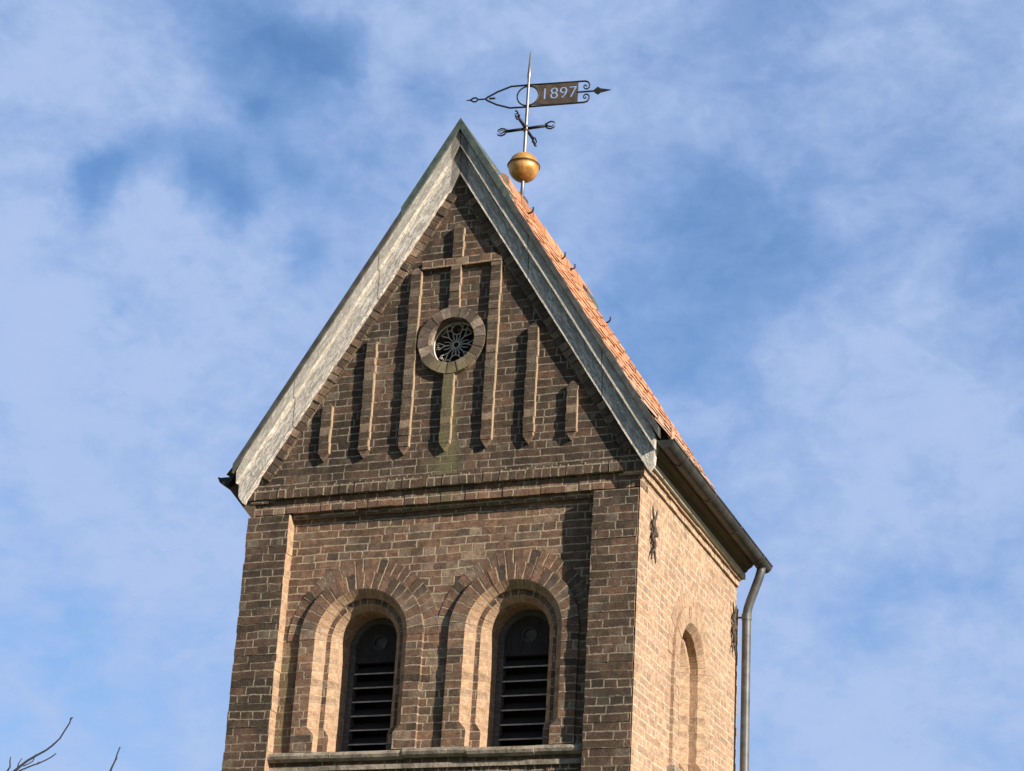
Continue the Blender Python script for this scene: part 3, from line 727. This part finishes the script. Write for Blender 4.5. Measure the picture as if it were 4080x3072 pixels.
# ------------------------------------------------------------------ roof
roof = MB(); rs = MB()
NR, NCc, TW = 16, 17, .1985
Y0, Y1 = -.085, D + .11
def tile_slope(mb, sgn):
    L = 2.00; nn = Vector((sgn * SL, 0, 1)).normalized()
    for r in range(NR):
        ua, ub = L * r / NR, L * (r + 1) / NR + .02
        for c in range(NCc):
            jz = random.uniform(-.003, .003); jt = random.uniform(-.003, .004); js = random.uniform(-.005, .005)
            M_ = 8; pts = [[], [], []]
            for q in range(M_ + 1):
                t = q / M_; y = Y0 + (c + t) * (Y1 - Y0) / NCc
                wv = .012 * math.cos(2 * math.pi * (t - .2)) + (.005 if t < .15 else 0)
                bulge = .05 * math.sin(math.pi * min(1, max(0, (y - .2) / D))) * math.sin(math.pi * (r + .5) / NR) * .5
                for li, (uu, hh) in enumerate(((ua, .0), (ub + js, .014), (ub + js, .004))):
                    fl = .07 * max(0, (uu - 1.55) / .5) ** 2
                    base = Vector((GC + sgn * uu, y, 3.575 - SL * uu + fl))
                    pts[li].append(base + nn * (wv + hh + jz + jt * (li > 0) + bulge))
            for q in range(M_):
                uvq = [(c + .1 + .8 * q / M_, r + .2), (c + .1 + .8 * (q + 1) / M_, r + .2), (c + .1 + .8 * (q + 1) / M_, r + .8), (c + .1 + .8 * q / M_, r + .8)]
                a = [pts[0][q], pts[0][q + 1], pts[1][q + 1], pts[1][q]]
                b = [pts[1][q], pts[1][q + 1], pts[2][q + 1], pts[2][q]]
                if sgn > 0: a, b = a[::-1], b[::-1]
                mb.face(a, uvq); mb.face(b, uvq)
tile_slope(roof, 1); tile_slope(roof, -1)
# closed deck under the tiles
for sgn in (1, -1):
    P = [(GC, 3.54), (GC, 3.47), (GC + sgn * 1.95, 3.47 - SL * 1.95), (GC + sgn * 1.95, 3.54 - SL * 1.95)]
    if sgn < 0: P = P[::-1]
    roof.prism([(x, z) for x, z in P], .03, Y1 - .02)
rf = roof.build('roof', M_TILE, tower)

rc = MB()                                           # half-round ridge tiles
y = .80; ln = .33; i = 0
while y < Y1 - .02:
    y1 = min(y + ln + .02, Y1 + .01); r0, r1 = .118, .108; zc = 3.492 + random.uniform(-.004, .004)
    n = 12
    A = [[(GC + r * math.cos(-.35 + (math.pi + .7) * q / n), yy, zc + r * math.sin(-.35 + (math.pi + .7) * q / n)) for q in range(n + 1)] for yy, r in ((y, r0), (y1, r1))]
    for q in range(n): rc.face([A[0][q], A[0][q + 1], A[1][q + 1], A[1][q]][::-1], [(i + .3, .3), (i + .6, .3), (i + .6, .6), (i + .3, .6)])
    rc.face([A[0][q] for q in range(n + 1)], [(i + .5, .5)] * (n + 1))
    y += ln; i += 1
rc.build('ridge_cap', M_TILE, rf)

def slope_prism(mb, sgn, y0, y1, a_lo, a_hi, u0, u1, end=None, wob=0., vc=0.):
    """board following the rake between two parallel lines; cut vertically at the centre"""
    N = max(2, int((u1 - u0) / .16)); us = [u0 + (u1 - u0) * i / N for i in range(N + 1)]
    lo = [[u, a_lo - SL * u + (random.uniform(-wob, wob) if 0 < i < N else 0)] for i, u in enumerate(us)]
    hi = [[u, a_hi - SL * u + (random.uniform(-wob, wob) * .5 if 0 < i < N else 0)] for i, u in enumerate(us)]
    ss = math.hypot(1, SL)
    def P(u, z, y): return (GC + sgn * u, y, z)
    for i in range(N):
        q = [lo[i], lo[i + 1], hi[i + 1], hi[i]]
        uv = [(q_[0] * ss + sgn * 7, (q_[1] + SL * q_[0] - a_lo) / ss + vc) for q_ in q]
        f = [P(u, z, y0) for u, z in q]; bk_ = [P(u, z, y1) for u, z in q]
        if sgn < 0: mb.face(f[::-1], uv[::-1]); mb.face(bk_, uv)
        else: mb.face(f, uv); mb.face(bk_[::-1], uv[::-1])
        lowf = [f[0], bk_[0], bk_[1], f[1]]; hif = [f[3], f[2], bk_[2], bk_[3]]
        ul = [(uv[0][0], 0), (uv[0][0], -.05), (uv[1][0], -.05), (uv[1][0], 0)]
        if sgn > 0: mb.face(lowf, ul); mb.face(hif, ul)
        else: mb.face(lowf[::-1], ul[::-1]); mb.face(hif[::-1], ul[::-1])
    for i, flip in ((0, sgn > 0), (N, sgn < 0)):
        e = [P(*lo[i], y0), P(*lo[i], y1), P(*hi[i], y1), P(*hi[i], y0)]
        mb.face(e[::-1] if flip else e)

def lower_end(mb, sgn, y0, y1, poly):
    pl = [(GC + sgn * u, z) for u, z in poly]
    if sgn < 0: pl = pl[::-1]
    ss = math.hypot(1, SL)
    mb.prism(pl, y0, y1, uvf=lambda x, z: (abs(x - GC) * ss + sgn * 7, (z + SL * abs(x - GC) - 3.11) / ss))

UE = 1.80
for sgn in (-1, 1):
    b2 = MB(); slope_prism(b2, sgn, -.078, GY + .012, 3.112, 3.384, .006, UE, wob=.005)
    zl, zh = 3.112 - SL * UE, 3.384 - SL * UE
    lower_end(b2, sgn, -.078, GY + .012, [(UE, zl), (1.862, .118), (1.902, .175), (1.91, .30), (UE, zh)] if True else 0)
    b2.build('barge_board', M_WHITE, tower)
    b1 = MB(); slope_prism(b1, sgn, -.118, GY + .02, 3.374, 3.535, .007, 1.86, wob=.004, vc=.3)
    zl, zh = 3.374 - SL * 1.86, 3.535 - SL * 1.86
    lower_end(b1, sgn, -.118, GY + .02, [(1.86, zl), (1.917, .29), (1.925, .40), (1.86, zh)])
    b1.build('barge_board', M_WHITE2, tower)
    vf = MB(); slope_prism(vf, sgn, -.142, .02, 3.532, 3.640, .0, .52, wob=.003)
    vf.build('verge_flashing', M_COPPER, rf)
    vf = MB(); slope_prism(vf, sgn, -.140, .02, 3.530, 3.612, .52, 1.955, wob=.004)
    vf.build('verge_flashing', M_LEAD, rf)
    # rear barge
    b3 = MB(); slope_prism(b3, sgn, D - .03, D + .085, 3.15, 3.53, .004, 1.80)
    b3.build('barge_board', M_WHITE, tower)

fs = MB()
for sgn in (-1, 1): slope_prism(fs, sgn, -.1425, .86, 3.565, 3.640, 0, .125, wob=.003)
fs.build('ridge_saddle', M_COPPER, rf)
# copper saddle at the rear end of the ridge
cp = MB()
for sgn in (-1, 1): slope_prism(cp, sgn, D - .22, D + .15, 3.58, 3.68, 0, .16, wob=.006)
cp.build('ridge_saddle', M_COPPER, rf)

# ladder hooks
def hook(base, d, size=.085):
    h = MB(); b = Vector(base); d = Vector(d).normalized(); up = Vector((0, 0, 1))
    pts = [b - d * .03]
    for i in range(9):
        a = -.5 * math.pi + i / 8 * 2.2
        pts.append(b + d * (.03 + size * .42 * math.cos(a)) + up * (size * .42 * (1 + math.sin(a))))
    h.tube(pts, [.009] * 8 + [.008, .005], 7)
    return h.build('roof_hook', M_IRON, rf, smooth=True)
HOOKS = [((1.96, 1.25, 3.40), (1, -.25, 0)), ((1.93, 2.30, 3.45), (.7, -.5, 0)), ((1.92, 2.55, 3.47), (.7, .3, 0)), ((2.17, 3.05, 3.06), (.9, -.3, 0))]
for hb_, hd_ in HOOKS: hook(hb_, hd_)

# gutters
def gutter(ax0, ax1, name):
    m_ = MB(); a, b = Vector(ax0), Vector(ax1); r = .070; n = 12; N = 10
    for i in range(N):
        p, q = a.lerp(b, i / N), a.lerp(b, (i + 1) / N)
        for rr, fl in ((r, False), (r - .005, True)):
            for j in range(n):
                t0, t1 = math.pi + math.pi * j / n, math.pi + math.pi * (j + 1) / n
                F = [p + Vector((rr * math.cos(t0), 0, rr * math.sin(t0))), p + Vector((rr * math.cos(t1), 0, rr * math.sin(t1))), q + Vector((rr * math.cos(t1), 0, rr * math.sin(t1))), q + Vector((rr * math.cos(t0), 0, rr * math.sin(t0)))]
                m_.face(F if not fl else F[::-1])
    for sx in (-1, 1): m_.tube([a + Vector((sx * r, 0, .0)), b + Vector((sx * r, 0, .0))], .009, 6)
    for p in (a, b): m_.face([p + Vector((r * math.cos(math.pi + math.pi * j / n), 0, r * math.sin(math.pi + math.pi * j / n))) for j in range(n + 1)])
    g_ = m_.build(name, M_GUTTER, tower, smooth=False)
    for i in range(4):                               # brackets / joint collars
        p = a.lerp(b, .12 + .26 * i)
        c = MB(); c.tube([p + Vector((1.03 * r * math.cos(math.pi + math.pi * j / n), 0, 1.03 * r * math.sin(math.pi + math.pi * j / n))) for j in range(n + 1)], .008, 6)
        c.build('gutter_bracket', M_GUTTER, g_, smooth=True)
    return g_
GX = 3.825
gutter((GX, -.07, .368), (GX + .03, D + .12, .352), 'gutter')
gutter((2 * GC - GX - .055, -.07, .372), (2 * GC - GX - .07, D + .12, .356), 'gutter')

# downpipe with swan neck at the rear right corner
dp = MB()
PX, PY = 3.705, D + .0
pth = [(GX + .025, D - .02, .31), (GX + .02, D - .02, .255), (GX, D - .018, .19), (PX + .035, PY - .004, -.03), (PX + .012, PY - .001, -.10), (PX, PY, -.17), (PX, PY, -.6), (PX, PY, -2), (PX, PY, ZG + .05)]
dp.tube(pth, [.044] * 9, 16)
dpo = dp.build('downpipe', M_ZINC, tower, smooth=True)
for z in (-.19, -1.95, -3.9):
    c = MB(); c.tube([(PX, PY, z - .03), (PX, PY, z + .03)], .049, 16); c.box(PX - .11, PX - .04, PY - .006, PY + .012, z - .008, z + .008)
    c.build('pipe_clip', M_ZINC, dpo, smooth=False)

# wrought wall anchors on the side wall
def anchor(y, z0, z1):
    a = MB(); x = WX + .028; w = .017
    a.tube([(x, y, z0 + .05), (x, y, z1 - .05)], .012, 6)
    for zc, s in ((z1 - .05, 1), (z0 + .05, -1)):
        for t in (-1, 1):
            pts = [(x, y + t * .062 * math.sin(q * 1.35), zc + s * (.055 * (1 - math.cos(q * 1.9)) + .03 * q)) for q in [i / 6 for i in range(7)]]
            a.tube(pts, [.011, .011, .011, .010, .009, .008, .005], 6)
    for zz, t in ((.62, 1), (.42, -1), (.3, 1), (.75, -1)):
        zc = z0 + (z1 - z0) * zz
        a.tube([(x, y + t * (.004 + .034 * math.sin(q * math.pi)), zc + .035 * math.cos(q * math.pi * 1.15)) for q in [i / 8 for i in range(9)]], .012, 6)
    a.tube([(x - .05, y, (z0 + z1) / 2), (x + .03, y, (z0 + z1) / 2)], .026, 8)
    return a.build('wall_anchor', M_RUST, tower, smooth=True)
anchor(.335, -.48, -.12); anchor(D - .17, -.55, -.15)

# ------------------------------------------------------------------ weathervane on the ridge
VX, VY = 1.787, 1.50
vane = empty('weathervane', (VX, VY, ZB + 3.66), 'iron weathervane dated 1897 with golden ball and cross bars, standing on the roof ridge', 'weathervane')
p = MB(); p.tube([(VX, VY, 3.60), (VX, VY, 3.95), (VX, VY, 4.7), (VX, VY, 5.0), (VX, VY, 5.06), (VX, VY, 5.12), (VX, VY, 5.40)], [.020, .018, .017, .015, .013, .019, .004], 12)
p.build('pole', M_POLE, vane, smooth=True)
p = MB(); p.box(VX - .05, VX + .05, VY - .05, VY + .05, 3.60, 3.715); p.build('pole_base', M_LEAD, vane)
bl = MB(); zc, r = 4.072, .153
prof = [(.001, r)] + [(r * math.sin(t), r * math.cos(t)) for t in [math.pi * i / 24 for i in range(1, 11)]] + [(r * .985, .022), (r * 1.03, .020), (r * 1.03, .006), (r * .975, .004)] + [(r * math.sin(t), r * math.cos(t) * 1.0) for t in [math.pi * i / 24 for i in range(13, 24)]] + [(.001, -r)]
bl.lathe((VX, VY, zc), prof, 40)
bo = bl.build('ball', M_GOLD, vane, smooth=True)
sm = MB(); n = 40; sm.tube([(VX + (r + .004) * math.cos(2 * math.pi * i / n), VY + (r + .004) * math.sin(2 * math.pi * i / n), zc + .013) for i in range(n + 1)], .0075, 8, cap=False)
sm.build('seam_band', M_RUST, bo, smooth=True)
# cross bars with looped ends
cb = MB(); zc = 4.51
for d in ((1, 0), (-1, 0), (0, 1), (0, -1)):
    d = Vector((d[0], d[1], 0)); q = Vector((-d.y, d.x, 0)); c = Vector((VX, VY, zc))
    L = .205 if abs(d.x) else .20
    cb.tube([c + d * .01, c + d * L], .0155, 8)
    # open leaf-shaped loop
    zup = Vector((0, 0, 1))
    for sg in (-1, 1):
        cb.tube([c + d * (L + .0) , c + d * (L + .025) + zup * sg * .03, c + d * (L + .06) + zup * sg * .042, c + d * (L + .092) + zup * sg * .03, c + d * (L + .10) + zup * sg * .012], [.009, .009, .008, .007, .005], 7)
    cb.tube([c + d * L + zup * .03, c + d * (L + .02), c + d * (L + .075) - zup * .02], .006, 6)
    cb.tube([c + d * L, c + d * (L + .05) + q * .03, c + d * (L + .085)], .005, 6)
cb.build('cross_bars', M_IRON, vane, smooth=True)
col_ = MB(); col_.tube([(VX, VY, zc - .03), (VX, VY, zc + .03)], .026, 12); col_.build('collar', M_POLE, vane, smooth=True)

# pennant: local s along the vane, z up
vd = Vector((.992, .125, 0)).normalized(); VZ = 4.885
def V(s_, z, o=0.): return (VX + vd.x * s_ - vd.y * o, VY + vd.y * s_ + vd.x * o, VZ + z)
fr = MB(); t = .0095
fr.tube([V(.50, .122), V(.18, .124), V(0, .126), V(-.18, .124), V(-.32, .072), V(-.42, .018), V(-.44, 0)], t, 7)
fr.tube([V(.50, -.122), V(.18, -.124), V(0, -.126), V(-.18, -.124), V(-.32, -.075), V(-.42, -.02), V(-.44, 0)], t, 7)
for sg in (-1, 1):                                   # scrolls at the tail
    pts = [V(.50, sg * .122), V(.58, sg * .122), V(.615, sg * .11), V(.63, sg * .08), V(.628, sg * .05), V(.612, sg * .032), V(.588, sg * .032), V(.573, sg * .048), V(.572, sg * .066), V(.584, sg * .078), V(.597, sg * .072), V(.597, sg * .06)]
    fr.tube(pts, [.0095, .0095, .009, .0085, .008, .008, .0075, .007, .007, .007, .007, .008], 7)
fr.tube([V(.51, 0), V(.70, 0)], .009, 7)
fr.tube([V(-.40, 0), V(-.34, 0)], .010, 7)
fr.tube([V(-.44, 0), V(-.52, 0)], .008, 7)
for sg in (-1, 1): fr.tube([V(-.515, 0), V(-.54, sg * .022), V(-.565, sg * .022), V(-.60, 0), V(-.64, 0)], [.008, .009, .009, .008, .004], 7)
fr.tube([V(.111 * math.cos(2 * math.pi * i / 28), .111 * math.sin(2 * math.pi * i / 28)) for i in range(29)], .008, 7, cap=False)
# arrow head
for o, f_ in ((-.006, 1), (.006, -1)):
    P = [V(.665, 0, o), V(.715, -.044, o), V(.745, -.022, o), V(.85, 0, o), V(.745, .022, o), V(.715, .044, o)]
    fr.face(P if f_ > 0 else P[::-1])
E_ = [(.665, 0), (.715, -.044), (.745, -.022), (.85, 0), (.745, .022), (.715, .044)]
for a, b in zip(E_, E_[1:] + E_[:1]): fr.face([V(*b, -.006), V(*a, -.006), V(*a, .006), V(*b, .006)])
vfr = fr.build('pennant_frame', M_IRON, vane, smooth=False)

# plate with the date cut through it
pl = MB(); rp = .108; th = .0035; h = .120; se = .515
arc = [(rp * math.cos(a), rp * math.sin(a)) for a in [-math.pi / 2 + math.pi * i / 20 for i in range(21)]]
def strip(o, flip):
    for i in range(20):
        (sa, za), (sb, zb) = arc[i], arc[i + 1]
        ea, eb = -h + 2 * h * i / 20, -h + 2 * h * (i + 1) / 20
        q = [V(sa, za, o), V(se, ea, o), V(se, eb, o), V(sb, zb, o)]
        pl.face(q[::-1] if flip else q)
strip(-th, False); strip(th, True)
outl = [(0, -rp)] + [(se, -h), (se, h)] + [(0, rp)]
loop = arc[::-1] + []                                # rim faces
for i in range(20):
    (sa, za), (sb, zb) = arc[i], arc[i + 1]
    pl.face([V(sa, za, -th), V(sb, zb, -th), V(sb, zb, th), V(sa, za, th)])
    ea, eb = -h + 2 * h * i / 20, -h + 2 * h * (i + 1) / 20
    pl.face([V(se, eb, -th), V(se, ea, -th), V(se, ea, th), V(se, eb, th)])
pl.face([V(se, -h, -th), V(arc[0][0], arc[0][1], -th), V(arc[0][0], arc[0][1], th), V(se, -h, th)])
pl.face([V(arc[-1][0], arc[-1][1], -th), V(se, h, -th), V(se, h, th), V(arc[-1][0], arc[-1][1], th)])
plate = pl.build('pennant_plate', M_VANE, vane, weld=True)
cv = bpy.data.curves.new('date', 'FONT'); cv.body = '1897'; cv.size = .185; cv.extrude = .05; cv.align_x = 'CENTER'; cv.align_y = 'CENTER'; cv.space_character = 1.04; cv.offset = -.0012; cv.resolution_u = 6
tx = bpy.data.objects.new('date', cv); COL.objects.link(tx)
ctr = Vector(V(.318, .004, 0))
tx.matrix_world = Matrix(((vd.x, 0, vd.y, ctr.x), (vd.y, 0, -vd.x, ctr.y), (0, 1, 0, ctr.z + ZB), (0, 0, 0, 1)))
dg = bpy.context.evaluated_depsgraph_get(); dg.update()
te = tx.evaluated_get(dg)
tm = bpy.data.meshes.new_from_object(te)
bm = bmesh.new(); bm.from_mesh(tm); bmesh.ops.remove_doubles(bm, verts=bm.verts, dist=1e-6); bmesh.ops.transform(bm, matrix=tx.matrix_world, verts=bm.verts); bmesh.ops.recalc_face_normals(bm, faces=bm.faces)
bm.to_mesh(tm); bm.free()
cut = bpy.data.objects.new('date_cutter', tm); COL.objects.link(cut)
bmod = plate.modifiers.new('cut', 'BOOLEAN'); bmod.operation = 'DIFFERENCE'; bmod.object = cut; bmod.solver = 'EXACT'
dg = bpy.context.evaluated_depsgraph_get(); dg.update()
nm = bpy.data.meshes.new_from_object(plate.evaluated_get(dg))
plate.modifiers.clear(); plate.data = nm
bpy.data.objects.remove(cut); bpy.data.objects.remove(tx)
# thin stencil bridges holding the islands of the 8 and the 9
for s_ in (.268, .372):
    br = MB(); br.tube([V(s_, -.066), V(s_, .070)], .0022, 5)
    br.build('stencil_bridge', M_VANE, plate)

# ------------------------------------------------------------------ bare tree, lower left
tree = empty('bare_tree', (-1.15, -2.3, 0), 'leafless tree with thin bare twigs against the sky left of the tower', 'tree')
tk = MB()
tp = [(-1.15, -2.3, 0), (-1.13, -2.31, .6), (-1.08, -2.27, 1.3), (-1.10, -2.25, 1.9), (-1.04, -2.26, 2.5)]
tk.tube(tp, [.15, .115, .10, .085, .07], 12)
tk.build('trunk', M_BARK, tree, zoff=0, smooth=True)
br = MB()
def wig(pts, r0, r1, n=7):
    out_ = []; P = [Vector(q) for q in pts]
    m_ = len(P) - 1
    br.tube(P, [r1 + (r0 - r1) * (1 - i / m_) ** 1.7 for i in range(len(P))], n)
TW1 = [(-.419, -2.176, 4.084), (-.394, -2.164, 4.114), (-.352, -2.143, 4.161), (-.306, -2.118, 4.2), (-.243, -2.084, 4.25), (-.203, -2.066, 4.292), (-.164, -2.049, 4.343), (-.139, -2.045, 4.394), (-.107, -2.038, 4.456), (-.098, -2.039, 4.49), (-.087, -2.035, 4.502)]
TW2 = [(-.385, -2.153, 4.091), (-.321, -2.113, 4.133), (-.29, -2.095, 4.148), (-.243, -2.069, 4.18), (-.212, -2.052, 4.205), (-.187, -2.039, 4.233)]
TW3 = [(-.458, -2.206, 4.082), (-.447, -2.203, 4.107), (-.448, -2.213, 4.148), (-.444, -2.217, 4.177)]
TW4 = [(.133, -1.797, 4.147), (.141, -1.797, 4.172), (.163, -1.794, 4.229), (.172, -1.798, 4.268), (.19, -1.798, 4.323)]
TW5 = [(-.404, -2.171, 4.11), (-.401, -2.175, 4.134), (-.38, -2.168, 4.176)]
TW6 = [(-.374, -2.151, 4.119), (-.352, -2.137, 4.135), (-.321, -2.12, 4.161), (-.306, -2.118, 4.2)]
wig([(-1.06, -2.26, 2.3), (-.95, -2.27, 2.8), (-.78, -2.26, 3.3), (-.60, -2.22, 3.8), (-.47, -2.19, 4.03)] + TW1, .017, .0048)
wig([(-.56, -2.21, 3.86), (-.45, -2.18, 4.05)] + TW2, .007, .0045)
wig([(-.60, -2.22, 3.8), (-.50, -2.21, 4.0)] + TW3, .011, .004)
wig(TW5, .006, .003); wig(TW6, .004, .004)
wig([(-1.08, -2.27, 1.6), (-.75, -2.15, 2.4), (-.35, -1.98, 3.1), (-.05, -1.87, 3.7), (.09, -1.81, 4.02)] + TW4, .018, .0048)
for q in (TW1[3], TW1[5], TW1[9], TW2[2], TW4[2]):       # buds
    c = Vector(q); br.tube([c - Vector((.006, .002, .008)), c + Vector((.002, 0, .004)), c + Vector((.01, .004, .014))], [.003, .008, .002], 6)
rg = random.Random(3)
def grow(p, d, r, L, lev):
    pts = [p]; c = Vector(p); dd = Vector(d).normalized()
    for i in range(5):
        dd = (dd + Vector((rg.uniform(-.22, .22), rg.uniform(-.22, .22), rg.uniform(-.02, .16)))).normalized()
        c = c + dd * L / 5
        lim = 3.92 if c.x > -1.35 else 4.9
        if c.z > lim or (c.x > .55): break
        pts.append(c.copy())
    if len(pts) < 3: return
    wig(pts, r, r * .45, 6)
    if lev < 3:
        for q in pts[2:]:
            for _ in range(2): grow(q, dd + Vector((rg.uniform(-1, 1), rg.uniform(-1, 1), rg.uniform(-.2, .6))) * .9, r * .45, L * .62, lev + 1)
for a in range(6):
    an = a * 1.05; grow((-1.08, -2.27, 1.5 + .17 * a), (math.cos(an), math.sin(an), .9), .034, 1.5, 0)
br.build('branches', M_BARK, tree, zoff=0, smooth=True)
